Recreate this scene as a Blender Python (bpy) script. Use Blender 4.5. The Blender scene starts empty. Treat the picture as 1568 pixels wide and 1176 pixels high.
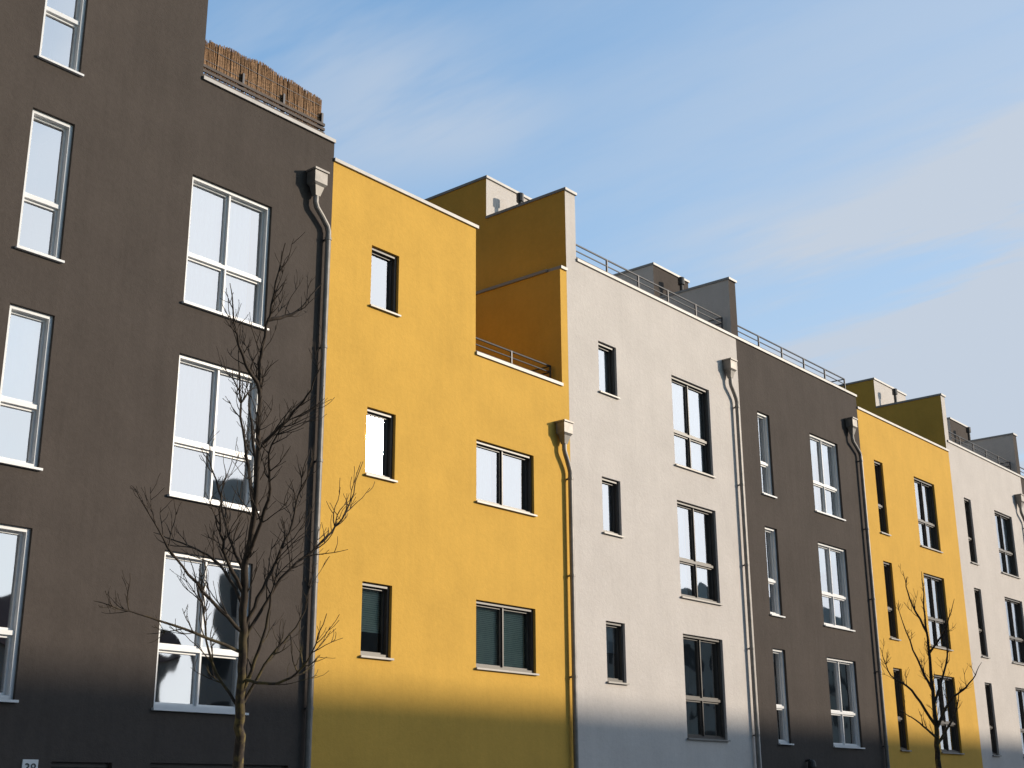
import bpy, math, random
import numpy as np
from mathutils import Vector, Matrix
random.seed(7)
scene=bpy.context.scene
scene.view_settings.view_transform='Standard'
scene.view_settings.look='None'
scene.view_settings.exposure=0
# ------------------------------------------------------------------ materials
def nt(name):
    m=bpy.data.materials.new(name); m.use_nodes=True
    n=m.node_tree; n.nodes.clear()
    return m,n
def mapping(n,scale,kind='Object'):
    tc=n.nodes.new('ShaderNodeTexCoord'); mp=n.nodes.new('ShaderNodeMapping')
    mp.inputs['Scale'].default_value=scale; n.links.new(tc.outputs[kind],mp.inputs[0]); return mp.outputs[0]
def noise(n,vec,scale,detail=4,rough=.6):
    t=n.nodes.new('ShaderNodeTexNoise'); t.inputs['Scale'].default_value=scale; t.inputs['Detail'].default_value=detail
    t.inputs['Roughness'].default_value=rough; n.links.new(vec,t.inputs['Vector']); return t.outputs['Fac']
def ramp(n,fac,a,b,ca,cb):
    r=n.nodes.new('ShaderNodeValToRGB'); e=r.color_ramp.elements
    e[0].position=a; e[1].position=b; e[0].color=ca; e[1].color=cb; n.links.new(fac,r.inputs[0]); return r.outputs[0]
def mul(n,a,b,fac=1.0):
    m=n.nodes.new('ShaderNodeMix'); m.data_type='RGBA'; m.blend_type='MULTIPLY'; m.inputs[0].default_value=fac
    n.links.new(a,m.inputs[6]); n.links.new(b,m.inputs[7]); return m.outputs[2]
def c4(c): return (c[0],c[1],c[2],1)
def plaster(name,col,bump=.35,mott=.10,rough=.92,grain=.92,streak=.03):
    m,n=nt(name)
    out=n.nodes.new('ShaderNodeOutputMaterial'); p=n.nodes.new('ShaderNodeBsdfPrincipled'); n.links.new(p.outputs[0],out.inputs[0])
    v=mapping(n,(1,1,1)); vs=mapping(n,(3.0,3.0,.22))
    big=noise(n,v,.9,3,.65); fine=noise(n,v,11,4,.8); st=noise(n,vs,1.6,2,.65)
    lo=tuple(x*(1-mott) for x in col); hi=tuple(min(1,x*(1+mott*.7)) for x in col)
    c=ramp(n,big,.3,.7,c4(lo),c4(hi))
    c=mul(n,c,ramp(n,fine,.3,.7,(grain,grain,grain,1),(1,1,1,1)))
    c=mul(n,c,ramp(n,st,.33,.6,(1-streak,)*3+(1,),(1,1,1,1)))
    n.links.new(c,p.inputs['Base Color']); p.inputs['Roughness'].default_value=rough; p.inputs['Specular IOR Level'].default_value=.2
    b=n.nodes.new('ShaderNodeBump'); b.inputs['Strength'].default_value=bump; b.inputs['Distance'].default_value=.02
    n.links.new(fine,b.inputs['Height']); n.links.new(b.outputs[0],p.inputs['Normal'])
    return m
def simple(name,col,rough=.5,metal=0,var=.12,sc=8,bump=0):
    m,n=nt(name)
    out=n.nodes.new('ShaderNodeOutputMaterial'); p=n.nodes.new('ShaderNodeBsdfPrincipled'); n.links.new(p.outputs[0],out.inputs[0])
    v=mapping(n,(1,1,1)); f=noise(n,v,sc,2,.65)
    c=ramp(n,f,.3,.7,c4(tuple(x*(1-var) for x in col)),c4(tuple(min(1,x*(1+var)) for x in col)))
    n.links.new(c,p.inputs['Base Color']); p.inputs['Roughness'].default_value=rough; p.inputs['Metallic'].default_value=metal
    if bump:
        b=n.nodes.new('ShaderNodeBump'); b.inputs['Strength'].default_value=bump; b.inputs['Distance'].default_value=.02
        n.links.new(f,b.inputs['Height']); n.links.new(b.outputs[0],p.inputs['Normal'])
    return m
def glass(name,rough=.02,base=.34,tint=(.80,.86,.86),wave=.3):
    m,n=nt(name)
    out=n.nodes.new('ShaderNodeOutputMaterial')
    tr=n.nodes.new('ShaderNodeBsdfTransparent'); tr.inputs[0].default_value=c4(tint)
    gl=n.nodes.new('ShaderNodeBsdfGlossy'); gl.inputs['Roughness'].default_value=rough; gl.inputs[0].default_value=(.97,.98,1,1)
    fr=n.nodes.new('ShaderNodeFresnel'); fr.inputs['IOR'].default_value=1.5
    ma=n.nodes.new('ShaderNodeMath'); ma.operation='MULTIPLY_ADD'; ma.inputs[1].default_value=1.2; ma.inputs[2].default_value=base; ma.use_clamp=True
    n.links.new(fr.outputs[0],ma.inputs[0])
    mx=n.nodes.new('ShaderNodeMixShader'); n.links.new(ma.outputs[0],mx.inputs[0]); n.links.new(tr.outputs[0],mx.inputs[1]); n.links.new(gl.outputs[0],mx.inputs[2])
    v=mapping(n,(1,1,1)); f=noise(n,v,1.3,1,.5)
    b=n.nodes.new('ShaderNodeBump'); b.inputs['Strength'].default_value=wave; b.inputs['Distance'].default_value=.02
    n.links.new(f,b.inputs['Height']); n.links.new(b.outputs[0],gl.inputs['Normal'])
    n.links.new(mx.outputs[0],out.inputs[0]); return m
YEL=plaster('yellow_plaster',(.705,.418,.084),mott=.07,bump=.35)
WHT=plaster('white_plaster',(.65,.60,.56),bump=.5,mott=.06)
DRK=plaster('dark_brown_plaster',(.086,.071,.062),bump=.45,mott=.11,grain=.86,streak=.07)
FRW=simple('white_window_frame',(.74,.74,.74),.35,var=.03)
FRD=simple('anthracite_window_frame',(.055,.047,.042),.4,var=.1)
SILL=simple('grey_metal_sill',(.22,.21,.20),.45,.2,var=.08)
ZINC=simple('zinc_sheet',(.21,.195,.18),.5,.3,var=.2,sc=5)
COP=simple('grey_coping_metal',(.30,.29,.28),.5,.2,var=.1,sc=3)
STEEL=simple('dark_steel_railing',(.05,.05,.055),.45,.4)
GLS=glass('window_glass')
GLC=glass('window_glass_clear',base=.06,tint=(.88,.92,.88))
GLR=glass('window_glass_sun_glint',rough=.06,base=.65,wave=.05)  # sun glint built into one pane: reflectance and roughness raised to turn it white
CURS=[simple('white_curtain_'+k,c,.9,var=.04,sc=6) for k,c in (('bright',(.70,.72,.75)),('sheer',(.50,.53,.58)),('grey',(.36,.40,.45)))]
BLI=simple('grey_blind_slats',(.72,.76,.64),.7,var=.08)
ROOM=simple('room_interior',(.05,.047,.045),.9,var=.4,sc=1.5)
ROOF=simple('roof_gravel',(.22,.21,.2),.95,var=.3,sc=30)
BLK=simple('black_vent_pipe',(.03,.03,.03),.5)
WOOD=simple('dark_wood_rail',(.07,.05,.04),.7,var=.3)
# ------------------------------------------------------------------ mesh builder
class MB:
    def __init__(s): s.v=[];s.f=[];s.m=[];s.mats=[]
    def mi(s,mat):
        if mat not in s.mats: s.mats.append(mat)
        return s.mats.index(mat)
    def quad(s,a,b,c,d,mat):
        k=len(s.v); s.v+= [a,b,c,d]; s.f.append((k,k+1,k+2,k+3)); s.m.append(s.mi(mat))
    def box(s,x0,x1,y0,y1,z0,z1,mat,left=None,front=None):
        L=left or mat; Fm=front or mat
        q=s.quad
        q((x0,y0,z0),(x1,y0,z0),(x1,y0,z1),(x0,y0,z1),Fm)
        q((x1,y1,z0),(x0,y1,z0),(x0,y1,z1),(x1,y1,z1),mat)
        q((x0,y1,z0),(x0,y0,z0),(x0,y0,z1),(x0,y1,z1),L)
        q((x1,y0,z0),(x1,y1,z0),(x1,y1,z1),(x1,y0,z1),mat)
        q((x0,y0,z1),(x1,y0,z1),(x1,y1,z1),(x0,y1,z1),mat)
        q((x0,y1,z0),(x1,y1,z0),(x1,y0,z0),(x0,y0,z0),mat)
    def tube(s,pts,rads,mat,n=8,cap=True):
        pts=[Vector(p) for p in pts]; k0=len(s.v); prev=None
        for i,p in enumerate(pts):
            d=(pts[min(i+1,len(pts)-1)]-pts[max(i-1,0)]).normalized()
            if prev is None:
                a=d.orthogonal().normalized()
            else:
                a=(prev-d*prev.dot(d)).normalized()
            prev=a; b=d.cross(a)
            for j in range(n):
                t=2*math.pi*j/n; s.v.append(tuple(p+(a*math.cos(t)+b*math.sin(t))*rads[i]))
        mi=s.mi(mat)
        for i in range(len(pts)-1):
            for j in range(n):
                a=k0+i*n+j; b=k0+i*n+(j+1)%n; s.f.append((a,b,b+n,a+n)); s.m.append(mi)
        if cap:
            s.f.append(tuple(k0+j for j in range(n))[::-1]); s.m.append(mi)
            k=k0+(len(pts)-1)*n; s.f.append(tuple(k+j for j in range(n))); s.m.append(mi)
    def obj(s,name,parent=None,bevel=0,smooth=False):
        me=bpy.data.meshes.new(name); me.from_pydata(s.v,[],s.f)
        for m in s.mats: me.materials.append(m)
        me.polygons.foreach_set('material_index',s.m)
        if smooth: me.polygons.foreach_set('use_smooth',[True]*len(s.f))
        me.update()
        o=bpy.data.objects.new(name,me); scene.collection.objects.link(o)
        if parent: o.parent=parent
        return o
def empty(name,loc=(0,0,0)):
    e=bpy.data.objects.new(name,None); e.empty_display_size=.5; scene.collection.objects.link(e); return e
# ------------------------------------------------------------------ windows
def window(fr,gl,cu,x0,x1,z0,z1,frame,cols=1,transom=None,fill='curtain',glassmat=None,sill=None,yf=.06,yp=.16,tilt=True):
    G=glassmat or GLS
    if fill=='blind' and not glassmat: G=GLC
    t=.055
    fr.box(x0,x0+t,yf,.21,z0,z1,frame); fr.box(x1-t,x1,yf,.21,z0,z1,frame)
    fr.box(x0+t,x1-t,yf,.21,z1-t,z1,frame); fr.box(x0+t,x1-t,yf,.21,z0,z0+t,frame)
    zs=[z0+t]+([transom-.03,transom+.03] if transom else [])+[z1-t]
    if transom: fr.box(x0+t,x1-t,yf+.03,.20,transom-.03,transom+.03,frame)
    rows=[(zs[i],zs[i+1]) for i in range(0,len(zs),2)]
    w=(x1-x0-2*t)
    for (a,b) in rows:
        for c in range(cols):
            xa=x0+t+w*c/cols+(.015 if c else 0); xb=x0+t+w*(c+1)/cols-(.015 if c<cols-1 else 0)
            s=.035
            fr.box(xa,xa+s,yp-.035,yp+.03,a,b,frame); fr.box(xb-s,xb,yp-.035,yp+.03,a,b,frame)
            fr.box(xa+s,xb-s,yp-.035,yp+.03,a,a+s,frame); fr.box(xa+s,xb-s,yp-.035,yp+.03,b-s,b,frame)
            e1=random.uniform(-.003,.003) if tilt else 0; e2=random.uniform(-.004,.004) if tilt else 0
            gl.quad((xa+s,yp-e1,a+s),(xb-s,yp+e1,a+s),(xb-s,yp+e1+e2,b-s),(xa+s,yp-e1+e2,b-s),G)
        for c in range(1,cols):
            xm=x0+t+w*c/cols; fr.box(xm-.015,xm+.015,yf+.03,.2,a,b,frame)
    f=fill
    if f in('curtain','half','sheer'):
        CUR=random.choice(CURS[:2]) if f!='sheer' else CURS[2]
        for c in range(cols):
            xa=x0+t+w*c/cols; xb=x0+t+w*(c+1)/cols
            zb=z0+t if f!='half' else z0+(z1-z0)*random.uniform(.35,.6)
            if random.random()<.2 and f!='half': xb=xa+(xb-xa)*random.uniform(.7,.9)
            n=int((xb-xa)/.035); pr=None; am=random.choice([.002,.003,.010])
            for i in range(n+1):
                x=xa+(xb-xa)*i/n; y=.215+am+am*math.sin(i*2.1+random.uniform(-.5,.5))
                if pr: cu.quad((pr[0],pr[1],zb),(x,y,zb),(x,y,z1-t),(pr[0],pr[1],z1-t),CUR)
                pr=(x,y)
    elif f=='blind':
        z=z0+t
        if cols==1: z=z0+.35*(z1-z0)
        while z<z1-t:
            cu.quad((x0+t,.225,z),(x1-t,.225,z),(x1-t,.240,z+.034),(x0+t,.240,z+.034),BLI); z+=.036
    cu.box(x0-.3,x1+.3,.95,.98,z0-.3,z1+.2,ROOM)
    if sill:
        fr.box(x0-.03,x1+.03,-.055,.065,z0-.035,z0-.003,sill)
def house(name,x0,x1,sections,wall,wins,side_left=None,cop0=0):
    P=empty(name)
    wl=MB(); fr=MB(); gl=MB(); cu=MB(); cp=MB()
    top=max(s[2] for s in sections)
    xs={x0,x1}; zs={0,top}
    for s in sections: xs|={s[0],s[1]}; zs.add(s[2])
    ops=[(w['x0'],w['x1'],w['z0'],w['z1']) for w in wins]
    for o in ops: xs|={o[0],o[1]}; zs|={o[2],o[3]}
    xs=sorted(xs); zs=sorted(zs)
    for i in range(len(xs)-1):
        xm=(xs[i]+xs[i+1])/2
        tp=[s[2] for s in sections if s[0]<=xm<=s[1]][0]
        j=0
        while j<len(zs)-1:
            zm=(zs[j]+zs[j+1])/2
            if zm>tp or any(o[0]<xm<o[1] and o[2]<zm<o[3] for o in ops): j+=1; continue
            wl.quad((xs[i],0,zs[j]),(xs[i+1],0,zs[j]),(xs[i+1],0,zs[j+1]),(xs[i],0,zs[j+1]),wall); j+=1
    for a,b,c,d in ops:
        wl.quad((a,0,c),(a,.22,c),(a,.22,d),(a,0,d),wall); wl.quad((b,.22,c),(b,0,c),(b,0,d),(b,.22,d),wall)
        wl.quad((a,.22,d),(b,.22,d),(b,0,d),(a,0,d),wall); wl.quad((a,0,c),(b,0,c),(b,.22,c),(a,.22,c),wall)
        wl.quad((a,.22,c),(a,.95,c),(a,.95,d),(a,.22,d),ROOM); wl.quad((b,.95,c),(b,.22,c),(b,.22,d),(b,.95,d),ROOM)
        wl.quad((a,.95,d),(b,.95,d),(b,.22,d),(a,.22,d),ROOM); wl.quad((a,.22,c),(b,.22,c),(b,.95,c),(a,.95,c),ROOM)
    for k,s in enumerate(sections):
        xa,xb,tp=s[:3]; dep=s[3] if len(s)>3 else 10
        zl=0 if k==0 else min(tp,sections[k-1][2])-.8
        zr=0 if k==len(sections)-1 else min(tp,sections[k+1][2])-.8
        wl.quad((xa+.002,dep,zl),(xa+.002,0,zl),(xa+.002,0,tp-.01),(xa+.002,dep,tp-.01),(side_left or wall) if k==0 else wall)
        wl.quad((xb-.002,0,zr),(xb-.002,dep,zr),(xb-.002,dep,tp-.01),(xb-.002,0,tp-.01),wall)
        wl.box(xa+.003,xb-.003,.004,.3,tp-.62,tp-.012,wall)
        wl.box(xa+.003,xb-.003,.301,dep,tp-.75,tp-.62,ROOF)
        wl.box(xa+.003,xb-.003,1.0,dep-.003,0.0,tp-.76,wall)
        if dep<10: wl.box(xa+.004,xb-.004,dep+.003,10,0,12.5,wall)
        cp.box(xa+(cop0 if k==0 else 0),xb+(.05 if k<len(sections)-1 and sections[k+1][2]<tp else 0),-.04,.34,tp-.03,tp+.035,COP)
    for w in wins:
        if w.get('door'):
            gl_=w['door']
            fr.box(w['x0'],w['x1'],.12,.2,w['z0'],w['z1']-.06,gl_); fr.box(w['x0'],w['x1'],.07,.2,w['z1']-.06,w['z1'],FRD)
            n=5
            for i in range(1,n):
                z=w['z0']+(w['z1']-.06-w['z0'])*i/n; fr.box(w['x0']+.05,w['x1']-.05,.112,.119,z-.01,z+.01,STEEL)
            continue
        window(fr,gl,cu,w['x0'],w['x1'],w['z0'],w['z1'],w['frame'],w.get('cols',1),w.get('tr'),w.get('fill','curtain'),w.get('glass'),w.get('sill'),tilt=w.get('tilt',True),yf=w.get('yf',.06))
    wl.obj('walls',P); fr.obj('window_frames',P); gl.obj('window_panes',P); cu.obj('curtains_and_rooms',P); cp.obj('roof_coping',P)
    return P
TZ=[(14.12,11.95,12.83),(11.12,8.95,9.79),(8.12,5.92,6.78),(5.10,2.87,3.72)]
SZ=[(11.20,10.04),(8.15,6.95),(5.11,3.89)]
def col_tall(xa,xb,frame,cols,sill,fills,lv=(1,2,3),yf=.06):
    return [dict(x0=xa,x1=xb,z0=TZ[l][1],z1=TZ[l][0],tr=TZ[l][2],frame=frame,cols=cols,sill=sill,fill=f,yf=yf) for l,f in zip(lv,fills)]
def door(xa,xb,zt,mat): return dict(x0=xa,x1=xb,z0=.05,z1=zt,door=mat)
DOOR=simple('grey_door_panel',(.12,.12,.12),.5)
GAR=simple('dark_garage_door',(.04,.038,.037),.6)
hA=house('dark_brown_apartment_house',4.6,14.2,[(4.6,11.30,17.2),(11.30,14.2,12.87)],DRK,
  col_tall(8.46,9.14,FRW,1,FRW,['none','none','half','none'],(0,1,2,3),.05)
  +col_tall(5.6,7.2,FRW,2,FRW,['none','curtain','curtain','none'],(0,1,2,3),.05)
  +col_tall(11.25-.0,12.87,FRW,2,FRW,['curtain','sheer','none'],(1,2,3),.05)
  +[door(9.75,10.66,2.12,DOOR),door(11.27,13.75,2.13,GAR)])
yw=[dict(x0=15.19,x1=15.89,z0=b,z1=a,frame=FRD,sill=SILL,fill=f,glass=g,tilt=False) for (a,b),f,g in zip(SZ,['sheer','curtain','blind'],[None,GLR,None])]
yw+=[dict(x0=18.05,x1=19.77,z0=b,z1=a,frame=FRD,cols=2,sill=SILL,fill=f) for (a,b),f in zip(SZ[1:],['curtain','blind'])]
yw+=[dict(x0=15.19,x1=15.89,z0=.9,z1=2.10,frame=FRD,sill=SILL,fill='none'),door(17.6,19.8,2.0,GAR)]
hB=house('yellow_apartment_house',14.2,20.968,[(14.2,18.02,12.52),(18.02,20.74,9.86,3.5),(20.74,20.968,12.52,3.5)],YEL,yw)
cb_=MB(); cb_.box(20.70,20.966,.341,3.5,12.49,12.555,COP); cb_.obj('terrace_wall_coping',hB)
def white(name,x0,dx,nar=None):
    w=[]
    if nar is None:
        w+=[dict(x0=22.06+dx,x1=22.73+dx,z0=b,z1=a,frame=FRD,sill=SILL,fill=f) for (a,b),f in zip(SZ,['curtain','curtain','half'])]
    else:
        w+=col_tall(nar[0],nar[1],FRD,1,SILL,['none','none','none'])
    w+=col_tall(24.94+dx,26.60+dx,FRD,2,SILL,['curtain','curtain','none'])
    w+=[door(22.2+dx,23.2+dx,2.1,DOOR),door(24.4+dx,26.8+dx,2.1,GAR)]
    return w
hC=house('white_apartment_house',20.97,28.05,[(20.97,28.05,12.87)],WHT,white('',0,0),side_left=YEL,cop0=.36)
hD=house('dark_brown_apartment_house',28.05,34.85,[(28.05,34.85,12.87)],DRK,
  col_tall(28.92,29.54,FRW,1,FRW,['curtain','sheer','none'])+col_tall(31.73,33.38,FRW,2,FRW,['curtain','curtain','none'])
  +[door(29.0,30.0,2.1,DOOR),door(31.2,33.6,2.1,GAR)],side_left=WHT)
hE=house('yellow_apartment_house',34.85,41.55,[(34.85,41.55,12.52)],YEL,
  col_tall(35.70,36.28,FRD,1,SILL,['none','none','none'])+col_tall(38.49,40.04,FRD,2,SILL,['sheer','half','none'])
  +[door(35.8,36.8,2.1,DOOR),door(38,40.4,2.1,GAR)])
hF=house('white_apartment_house',41.55,48.25,[(41.55,48.25,12.87)],WHT,
  white('',0,20.2,(42.45,43.04)),side_left=YEL)
hG=house('dark_brown_apartment_house',48.25,55.05,[(48.25,55.05,12.87)],DRK,
  col_tall(49.1,49.75,FRW,1,FRW,['curtain','curtain','none'])+col_tall(51.9,53.5,FRW,2,FRW,['curtain','curtain','none']),side_left=WHT)
hH=house('yellow_apartment_house',55.05,61.8,[(55.05,61.8,12.52)],YEL,col_tall(58.5,60.1,FRD,2,SILL,['curtain','half','none']))
hI=house('white_apartment_house',-2.3,4.6,[(-2.3,4.6,12.87)],WHT,white('',0,-23.3))
def fin(parent,xa,xb,left,right,pent=1.75,pipe=True):
    m=MB(); zt=14.42
    m.box(xa,xb,.003,2.3,12.0,zt,right,left=left,front=right)
    m.box(xa-.03,xb+.03,-.04,2.3,zt,zt+.06,COP)
    m.box(xa,xa+pent,2.3,6.5,11.9,15.46,right,left=left,front=right)
    m.box(xa-.03,xa+pent+.03,2.26,6.54,15.46,15.52,COP)
    m.tube([(xa+.75,1.9,12),(xa+.75,1.9,15.05)],[.05,.05],BLK,10)
    m.tube([(xa+.75,1.9,15.0),(xa+.75,1.9,15.2)],[.09,.09],BLK,10)
    m.obj('party_wall_and_penthouse',parent)
fin(hC,20.97,21.33,YEL,WHT); fin(hD,27.86,28.19,WHT,DRK); fin(hF,41.41,41.73,YEL,WHT,2.6); fin(hG,48.0,48.35,WHT,DRK)
def railing(parent,xa,xb,z0,zt=.52,y=.2,n=3):
    m=MB(); L=xb-xa; k=max(2,int(round(L/1.15)))
    for i in range(k+1):
        x=xa+L*i/k; m.box(x-.015,x+.015,y-.02,y+.02,z0,z0+zt,STEEL)
    for j in range(n):
        z=z0+zt-.01-(zt-.06)*j/n
        m.tube([(xa,y,z),(xb,y,z)],[.016 if j else .022]*2,STEEL,6)
    for x in (xa,xb):
        for j in range(n):
            z=z0+zt-.01-(zt-.06)*j/n
            m.tube([(x,y,z),(x,y+1.8,z)],[.016]*2,STEEL,6)
    m.obj('roof_railing',parent)
railing(hC,21.5,27.75,12.87); railing(hD,28.35,34.6,12.87); railing(hF,42.0,47.9,12.87); railing(hB,18.12,20.66,9.86,.46,.25)
railing(hG,48.6,54.8,12.87)
def downpipe(parent,hx,px,zh,y=-.10):
    m=MB()
    def ring(z,hw,hd,yc): return [(hx-hw,yc-hd,z),(hx+hw,yc-hd,z),(hx+hw,yc+hd,z),(hx-hw,yc+hd,z)]
    lv=[(zh-.44,.05,.05,-.12),(zh-.27,.10,.08,-.13),(zh-.22,.14,.11,-.13),(zh,.14,.11,-.13),(zh,.16,.13,-.135),(zh+.035,.16,.13,-.135),(zh+.035,.12,.09,-.13),(zh-.1,.12,.09,-.13)]
    R=[ring(*l) for l in lv]
    for i in range(len(R)-1):
        for j in range(4):
            k=(j+1)%4; m.quad(R[i][j],R[i][k],R[i+1][k],R[i+1][j],ZINC)
    r=.05
    pts=[(hx,-.12,zh-.40),(hx,-.12,zh-.56),(hx+.03,-.12,zh-.64),((hx+px)/2,-.11,zh-.76),(px-.03,-.10,zh-.90),(px,-.10,zh-.99),(px,-.10,zh-1.1)]
    m2=MB(); m2.tube(pts,[r]*len(pts),ZINC,12)
    m2.tube([(px,y,zh-1.05),(px,y,.1)],[r,r],ZINC,14)
    z=zh-1.1
    while z>.3:
        m2.tube([(px,y,z),(px,y,z-.05)],[r+.010]*2,ZINC,14)
        m2.box(px-.015,px+.015,y+r,.02,z-.04,z-.01,STEEL); z-=1.98
    m.obj('rain_hopper',parent); m2.obj('downpipe',parent,smooth=False)
downpipe(hA,13.72,14.05,12.03); downpipe(hB,20.62,20.83,8.98); downpipe(hC,27.45,27.74,12.05); downpipe(hD,34.12,34.6,11.97); downpipe(hF,47.5,47.9,12.0)
# --- reed screen
REED=simple('dry_reed',(.30,.175,.09),.85,var=.45,sc=25)
rs=empty('reed_privacy_screen')
m=MB()
def topz(x): 
    return 13.88+.03*math.sin(x*3.1)+.02*math.sin(x*9)-(.07*max(0,(x-13.75)/.3)**2 if x>13.75 else 0)-(.06 if x<11.6 else 0)
x=11.36
while x<14.10:
    r=random.uniform(.006,.009); zt=topz(x)+random.uniform(-.03,.012); y=.30+random.uniform(-.012,.012); lean=random.uniform(-.012,.012)
    m.tube([(x,y,13.20+random.uniform(-.03,.02)),(x+lean,y+random.uniform(-.01,.01),zt)],[r,r*.7],REED,4,False); x+=random.uniform(.004,.008)
x=11.36
while x<14.05:
    m.quad((x,.325,13.22),(x+.1,.325,13.22),(x+.1,.325,topz(x+.1)-.035),(x,.325,topz(x)-.035),REED); x+=.1
y=.30
while y<2.2:
    r=random.uniform(.006,.010); zt=13.78+random.uniform(-.04,.03)
    m.tube([(14.10,y,13.22),(14.10+random.uniform(-.01,.01),y,zt)],[r,r*.7],REED,4,False); y+=random.uniform(.006,.01)
m.obj('reed_stalks',rs)
m=MB()
for z in (13.42,13.66): m.tube([(11.36,.285,z),(14.1,.285,z)],[.006]*2,STEEL,4)
for z in (12.99,13.08,13.17,13.26): 
    m.box(11.34,14.14,.205,.232,z-.026,z+.026,WOOD); m.box(14.115,14.14,.233,2.2,z-.026,z+.026,WOOD)
xx=11.4
while xx<14.15: m.box(xx-.02,xx+.02,.234,.28,12.87,13.5,STEEL); xx+=.9
m.obj('terrace_rails',rs)
SIGN=simple('sign_enamel',(.75,.75,.75),.3,var=.02)
sg=MB(); sg.box(9.33,9.55,-.02,-.001,1.93,2.14,SIGN); so=sg.obj('house_number_sign')
cu_=bpy.data.curves.new('number_text','FONT'); cu_.body='38'; cu_.size=.17; cu_.extrude=.002; cu_.align_x='CENTER'
to=bpy.data.objects.new('number_text',cu_); to.rotation_euler=(math.radians(90),0,0); to.location=(9.44,-.024,1.975); scene.collection.objects.link(to); to.parent=so
to.data.materials.append(BLK)
lm=MB(); lm.tube([(30.2,0,2.48),(30.2,-.12,2.50),(30.2,-.16,2.46)],[.025,.025,.025],BLK,8)
lm.tube([(30.2,-.16,2.50),(30.2,-.16,2.46),(30.2,-.16,2.34),(30.2,-.16,2.30)],[.04,.09,.11,.10],BLK,12); lm.obj('wall_lamp')
# ------------------------------------------------------------------ opposite side of the street
OPW=plaster('opposite_render',(.35,.33,.30))
OPR=simple('roof_tiles',(.16,.07,.05),.8,var=.2)
def opposite(name,x0,x1,H,yf,dep,pitched=False,skew=0):
    P=empty(name); b=MB()
    c=[(x0,yf),(x1,yf),(x1,yf-dep),(x0+skew,yf-dep)]
    for i in range(4):
        p,q=c[i],c[(i+1)%4]; b.quad((p[0],p[1],0),(q[0],q[1],0),(q[0],q[1],H),(p[0],p[1],H),OPW)
    b.quad(*[(p[0],p[1],H) for p in c],OPW)
    if pitched:
        ym=yf-dep/2; z1=H+2.6
        b.quad((x0,yf+.3,H-.1),(x1,yf+.3,H-.1),(x1,ym,z1),(x0,ym,z1),OPR); b.quad((x1,yf-dep-.3,H-.1),(x0,yf-dep-.3,H-.1),(x0,ym,z1),(x1,ym,z1),OPR)
        for xx in (x0,x1):
            k=len(b.v); b.v+=[(xx,yf,H),(xx,ym,z1),(xx,yf-dep,H)]; b.f.append((k,k+1,k+2)); b.m.append(b.mi(OPW))
    b.obj('walls',P); w=MB(); x=x0+1.2
    while x<x1-2:
        z=1.2
        while z<H-1.8:
            w.box(x,x+1.4,yf+.002,yf+.05,z,z+1.5,FRD); w.box(x+.08,x+.67,yf+.051,yf+.056,z+.08,z+1.42,ROOM); w.box(x+.73,x+1.32,yf+.051,yf+.056,z+.08,z+1.42,ROOM); z+=3
        x+=3.1
    w.obj('windows',P)
opposite('grey_apartment_building',38.3,110,16.50,-35,11,skew=9.0)
opposite('tiled_roof_house',-30,37.6,8.2,-36,10,True)
# ------------------------------------------------------------------ ground
ASPH=simple('asphalt',(.05,.05,.052),.9,var=.25,sc=25,bump=.2)
PAVE=simple('concrete_pavers',(.28,.27,.25),.9,var=.15,sc=6,bump=.2)
GRS=simple('ground_soil_grass',(.07,.08,.04),.95,var=.3,sc=2,bump=.3)
KRB=simple('granite_kerb',(.33,.32,.31),.8)
def sheet(name,x0,x1,y0,y1,z,mat):
    b=MB(); b.quad((x0,y0,z),(x1,y0,z),(x1,y1,z),(x0,y1,z),mat); return b.obj(name)
sheet('ground',-1500,1500,-1500,1500,-.13,GRS)
sheet('road',-200,260,-24,-8.2,-.12,ASPH)
b=MB(); b.box(-200,260,-8.05,-.001,-.125,0,PAVE); b.obj('pavement')
b=MB(); b.box(-200,260,-30,-24.15,-.125,0,PAVE); b.obj('pavement')
b=MB(); b.box(-200,260,-8.2,-8.05,-.125,.004,KRB); b.box(-200,260,-24.15,-24,-.125,.004,KRB); b.obj('kerb')
b=MB(); x=-100
LINE=simple('road_paint',(.75,.75,.73),.7)
while x<200: b.quad((x,-16.06,-.116),(x+3,-16.06,-.116),(x+3,-15.94,-.116),(x,-15.94,-.116),LINE); x+=7
b.obj('road_marking')
# ------------------------------------------------------------------ camera
fpx,th,ya,ro=2013.9,math.radians(17.575),math.radians(39.936),math.radians(-.371)
h=Vector((math.cos(ya),math.sin(ya),0)); r_=Vector((math.sin(ya),-math.cos(ya),0)); k_=Vector((0,0,1))
F=h*math.cos(th)+k_*math.sin(th); U=-h*math.sin(th)+k_*math.cos(th)
R=r_*math.cos(ro)+U*math.sin(ro); U2=-r_*math.sin(ro)+U*math.cos(ro)
cam=bpy.data.cameras.new('camera'); co=bpy.data.objects.new('camera',cam); scene.collection.objects.link(co)
mt=Matrix(((R.x,U2.x,-F.x,0),(R.y,U2.y,-F.y,-16),(R.z,U2.z,-F.z,1.6),(0,0,0,1))); co.matrix_world=mt
cam.sensor_width=36; cam.lens=fpx/1568*36; cam.clip_end=5000; cam.clip_start=.1
scene.camera=co
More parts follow.
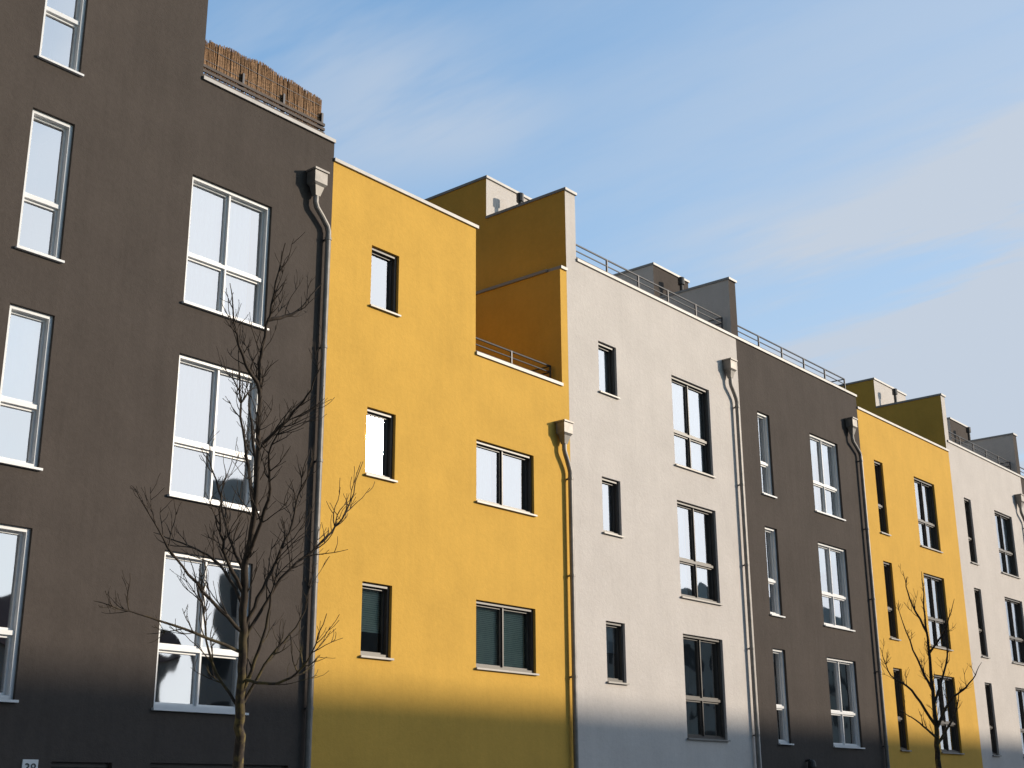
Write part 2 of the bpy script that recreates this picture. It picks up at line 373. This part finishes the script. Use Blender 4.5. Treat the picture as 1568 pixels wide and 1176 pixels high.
# ------------------------------------------------------------------ bare trees
BARK,n=nt('bark')
out=n.nodes.new('ShaderNodeOutputMaterial'); p=n.nodes.new('ShaderNodeBsdfPrincipled'); n.links.new(p.outputs[0],out.inputs[0])
v=mapping(n,(1,1,.3)); f=noise(n,v,30,3,.7); c=ramp(n,f,.3,.7,(.020,.015,.011,1),(.07,.05,.035,1))
v2=mapping(n,(1,1,1)); g=noise(n,v2,9,3,.6); lich=ramp(n,g,.44,.60,(0,0,0,1),(1,1,1,1))
sx=n.nodes.new('ShaderNodeSeparateXYZ'); tc=n.nodes.new('ShaderNodeTexCoord'); n.links.new(tc.outputs['Object'],sx.inputs[0])
mr=n.nodes.new('ShaderNodeMapRange'); mr.inputs[1].default_value=3.2; mr.inputs[2].default_value=2.1; n.links.new(sx.outputs[2],mr.inputs[0])
mm=n.nodes.new('ShaderNodeMath'); mm.operation='MULTIPLY'; n.links.new(lich,mm.inputs[0]); n.links.new(mr.outputs[0],mm.inputs[1])
mx=n.nodes.new('ShaderNodeMix'); mx.data_type='RGBA'; n.links.new(mm.outputs[0],mx.inputs[0]); n.links.new(c,mx.inputs[6]); mx.inputs[7].default_value=(.17,.13,.04,1)
n.links.new(mx.outputs[2],p.inputs['Base Color']); p.inputs['Roughness'].default_value=.9
def catmull(pts,sub=5):
    P=[pts[0]*2-pts[1]]+pts+[pts[-1]*2-pts[-2]]; o=[]
    for i in range(1,len(P)-2):
        for s in range(sub):
            t=s/sub; a,b,c,d=P[i-1],P[i],P[i+1],P[i+2]
            o.append(.5*((2*b)+(c-a)*t+(2*a-5*b+4*c-d)*t*t+(3*b-a-3*c+d)*t**3))
    o.append(pts[-1]); return o
def tree(name,origin,scale,trace,trunk_r,seed,dens,tl=1.0):
    rnd=random.Random(seed); m=MB(); ref=trace[0][1][0]
    def conv(q,off): return Vector(origin)+R*((q[0]-ref[0])*scale)+U2*((ref[1]-q[1])*scale)+F*off
    def twig(p0,d,L,r,depth):
        n_=6; pts=[p0]; dd=d.copy()
        for i in range(n_):
            dd=(dd+Vector((rnd.uniform(-.25,.25),rnd.uniform(-.25,.25),rnd.uniform(-.08,.28)))).normalized(); pts.append(pts[-1]+dd*L/n_)
        m.tube(pts,[max(.0022,r*(1-.62*i/n_)) for i in range(n_+1)],BARK,4,False)
        if depth>0:
            for i in range(rnd.randint(2,4)):
                j=rnd.randint(1,n_-1); side=dd.cross(Vector((rnd.uniform(-1,1),rnd.uniform(-1,1),rnd.uniform(-1,1)))).normalized()
                twig(pts[j],(dd*.8+side*.75+Vector((0,0,.15))).normalized(),L*rnd.uniform(.35,.6),r*.65,depth-1)
    for bi,(off,pts) in enumerate(trace):
        N=len(pts); P=[conv(q,off*1.5*i/(N-1)) for i,q in enumerate(pts)]
        if bi==0: P=[Vector((P[0].x+.02,P[0].y+.02,-.02)),Vector((P[0].x+.01,P[0].y,P[0].z*.5))]+P
        C=catmull(P,5)
        for i in range(1,len(C)-1): C[i]=C[i]+Vector((rnd.uniform(-1,1),rnd.uniform(-1,1),rnd.uniform(-.5,.5)))*.010
        r0=trunk_r if bi==0 else trunk_r*rnd.uniform(.30,.42); r1=.004 if bi==0 else .003; K=len(C)
        if bi==0: rr=[r0*(1.25 if i<3 else 1)*(1-(i/(K-1)))**.85+r1 for i in range(K)]
        else: rr=[(r0-r1)*(1-i/(K-1))**.9+r1 for i in range(K)]
        m.tube(C,rr,BARK,8 if bi==0 else 6,False)
        L=sum((C[i+1]-C[i]).length for i in range(K-1))
        s0=.45 if bi==0 else .15
        for t in range(int(L*dens*(1-s0))):
            u=rnd.uniform(s0,.98); i=int(u*(K-1)); d=(C[min(i+1,K-1)]-C[max(0,i-1)]).normalized()
            side=d.cross(Vector((rnd.uniform(-1,1),rnd.uniform(-1,1),rnd.uniform(-1,1)))).normalized()
            twig(C[i],(d*.8+side*.75+Vector((0,0,.25))).normalized(),tl*rnd.uniform(.15,.5)*(1.15-u*.5),min(.0058,rr[i]*.7),1)
    return m.obj(name,smooth=True)
T1=[(0,[(365,1176),(367,1100),(370,1020),(373,950),(375,865),(388,800),(395,700),(397,600),(402,530),(420,450),(437,372)]),
(.3,[(375,960),(405,890),(435,820),(450,750),(462,690)]),(.5,[(372,985),(425,890),(478,842),(515,795),(540,715)]),
(-.3,[(372,1040),(430,1040),(480,1000),(512,925)]),(.4,[(374,930),(330,870),(270,845),(205,828)]),
(-.5,[(372,1000),(310,960),(240,925),(188,897)]),(.3,[(375,880),(340,810),(320,740),(288,690)]),
(-.4,[(373,970),(320,900),(278,830),(240,742)]),(.2,[(368,1090),(320,1020),(300,930),(275,860)]),
(.3,[(390,790),(372,700),(355,600),(350,500)]),(-.3,[(395,690),(440,645),(478,605),(505,560)]),
(-.3,[(398,600),(375,530),(370,440)]),(.2,[(410,490),(450,475),(485,430)]),(-.5,[(376,860),(420,760),(430,690),(470,620)]),
(.2,[(393,740),(380,650),(365,580)]),(.1,[(371,1060),(400,980),(415,900),(425,850)]),
(.3,[(370,1080),(410,1010),(450,960),(470,880)]),(-.2,[(374,910),(350,850),(345,790),(355,730)])]
T2=[(0,[(1437,1176),(1434,1120),(1427,1040),(1418,960),(1411,875)]),(.3,[(1432,1110),(1400,1060),(1372,1040),(1360,1000)]),
(-.3,[(1433,1120),(1450,1070),(1475,1040),(1488,1005)]),(.3,[(1429,1060),(1405,1000),(1385,930)]),(-.3,[(1423,1000),(1440,960),(1447,910)]),
(-.4,[(1434,1130),(1400,1100),(1360,1072)]),(.4,[(1430,1080),(1460,1010),(1462,950)]),(.3,[(1420,970),(1400,920),(1395,880)]),(.2,[(1435,1140),(1465,1100),(1480,1060)])]
def onplane(px,py,y):
    d=F*fpx+R*(px-784)+U2*(588-py); t=(16+y)/d.y; return Vector((t*d.x,y,1.6+t*d.z)),t
o1,t1=onplane(365,1176,-7); o2,t2=onplane(1437,1176,-7)
tree('bare_street_tree',o1,t1,T1,.047,3,9.5); tree('bare_street_tree',o2,t2,T2,.062,5,8,.8)
# ------------------------------------------------------------------ light
sd=Vector((1358.66,-1406.83,529.3)).normalized()
el=math.asin(sd.z); rot=math.atan2(sd.x,sd.y)
sl=bpy.data.lights.new('sun','SUN'); sl.energy=4.1; sl.angle=math.radians(.85); sl.color=(1,.87,.70)
so=bpy.data.objects.new('sun',sl); scene.collection.objects.link(so); so.rotation_euler=sd.to_track_quat('Z','Y').to_euler()
w=bpy.data.worlds.new('World'); scene.world=w; w.use_nodes=True; n=w.node_tree; n.nodes.clear()
def math_(op,a,b=None,clamp=False):
    m=n.nodes.new('ShaderNodeMath'); m.operation=op; m.use_clamp=clamp
    for i,q in enumerate((a,b)):
        if q is None: continue
        if isinstance(q,(int,float)): m.inputs[i].default_value=q
        else: n.links.new(q,m.inputs[i])
    return m.outputs[0]
def mixc(fac,a,b):
    m=n.nodes.new('ShaderNodeMix'); m.data_type='RGBA'
    n.links.new(fac,m.inputs[0])
    for i,q in ((6,a),(7,b)):
        if isinstance(q,tuple): m.inputs[i].default_value=q
        else: n.links.new(q,m.inputs[i])
    return m.outputs[2]
def mrange(v,a,b,c,d,smooth=True):
    g=n.nodes.new('ShaderNodeMapRange'); g.interpolation_type='SMOOTHSTEP' if smooth else 'LINEAR'
    for i,q in enumerate((a,b,c,d)): g.inputs[i+1].default_value=q
    n.links.new(v,g.inputs[0]); return g.outputs[0]
out=n.nodes.new('ShaderNodeOutputWorld'); bg=n.nodes.new('ShaderNodeBackground'); bg.inputs[1].default_value=.13; n.links.new(bg.outputs[0],out.inputs[0])
sk=n.nodes.new('ShaderNodeTexSky'); sk.sky_type='NISHITA'; sk.sun_disc=False; sk.sun_elevation=el; sk.sun_rotation=rot; sk.air_density=1.0; sk.dust_density=.4; sk.ozone_density=1.5
tc=n.nodes.new('ShaderNodeTexCoord'); G=tc.outputs['Generated']
sx=n.nodes.new('ShaderNodeSeparateXYZ'); n.links.new(G,sx.inputs[0])
den=math_('MAXIMUM',math_('ADD',sx.outputs[2],.12),.05)
cb=n.nodes.new('ShaderNodeCombineXYZ')
for i in range(3): n.links.new(den,cb.inputs[i])
dv=n.nodes.new('ShaderNodeVectorMath'); dv.operation='DIVIDE'; n.links.new(G,dv.inputs[0]); n.links.new(cb.outputs[0],dv.inputs[1])
mp=n.nodes.new('ShaderNodeMapping'); mp.inputs['Rotation'].default_value=(0,0,math.radians(48)); mp.inputs['Scale'].default_value=(3.6,.8,1); n.links.new(dv.outputs[0],mp.inputs[0])
f1=noise(n,mp.outputs[0],.8,6,.62); f2=noise(n,dv.outputs[0],1.1,2,.5)
X_=sx.outputs[0]
side=mrange(X_,.48,.88,.0,.50)
wisps=math_('MULTIPLY',mrange(f1,.38,.62,0,.85),mrange(f2,.36,.6,.2,1))
wisps=math_('MULTIPLY',wisps,mrange(X_,.30,.8,.08,1))
wisps=math_('ADD',wisps,mrange(X_,.25,.5,0,.08))
low=math_('MULTIPLY',mrange(sx.outputs[2],.45,.05,0,.35),mrange(X_,0,.5,.1,1))
hz=math_('ADD',math_('ADD',wisps,side),low,True)
west=mrange(X_,-.15,.42,0,1)
gain=mixc(west,(.56,.58,.58,1),(1.2,2.0,2.35,1))
graded=n.nodes.new('ShaderNodeMix'); graded.data_type='RGBA'; graded.blend_type='MULTIPLY'; graded.inputs[0].default_value=1
n.links.new(sk.outputs[0],graded.inputs[6]); n.links.new(gain,graded.inputs[7])
c1=mixc(hz,graded.outputs[2],(4.25,4.85,5.7,1))
dt=n.nodes.new('ShaderNodeVectorMath'); dt.operation='DOT_PRODUCT'; n.links.new(G,dt.inputs[0]); dt.inputs[1].default_value=tuple(sd)
au=mrange(dt.outputs['Value'],.84,1.0,0,1)
c2=mixc(au,c1,(15.2,15.6,16.2,1))
n.links.new(c2,bg.inputs[0])
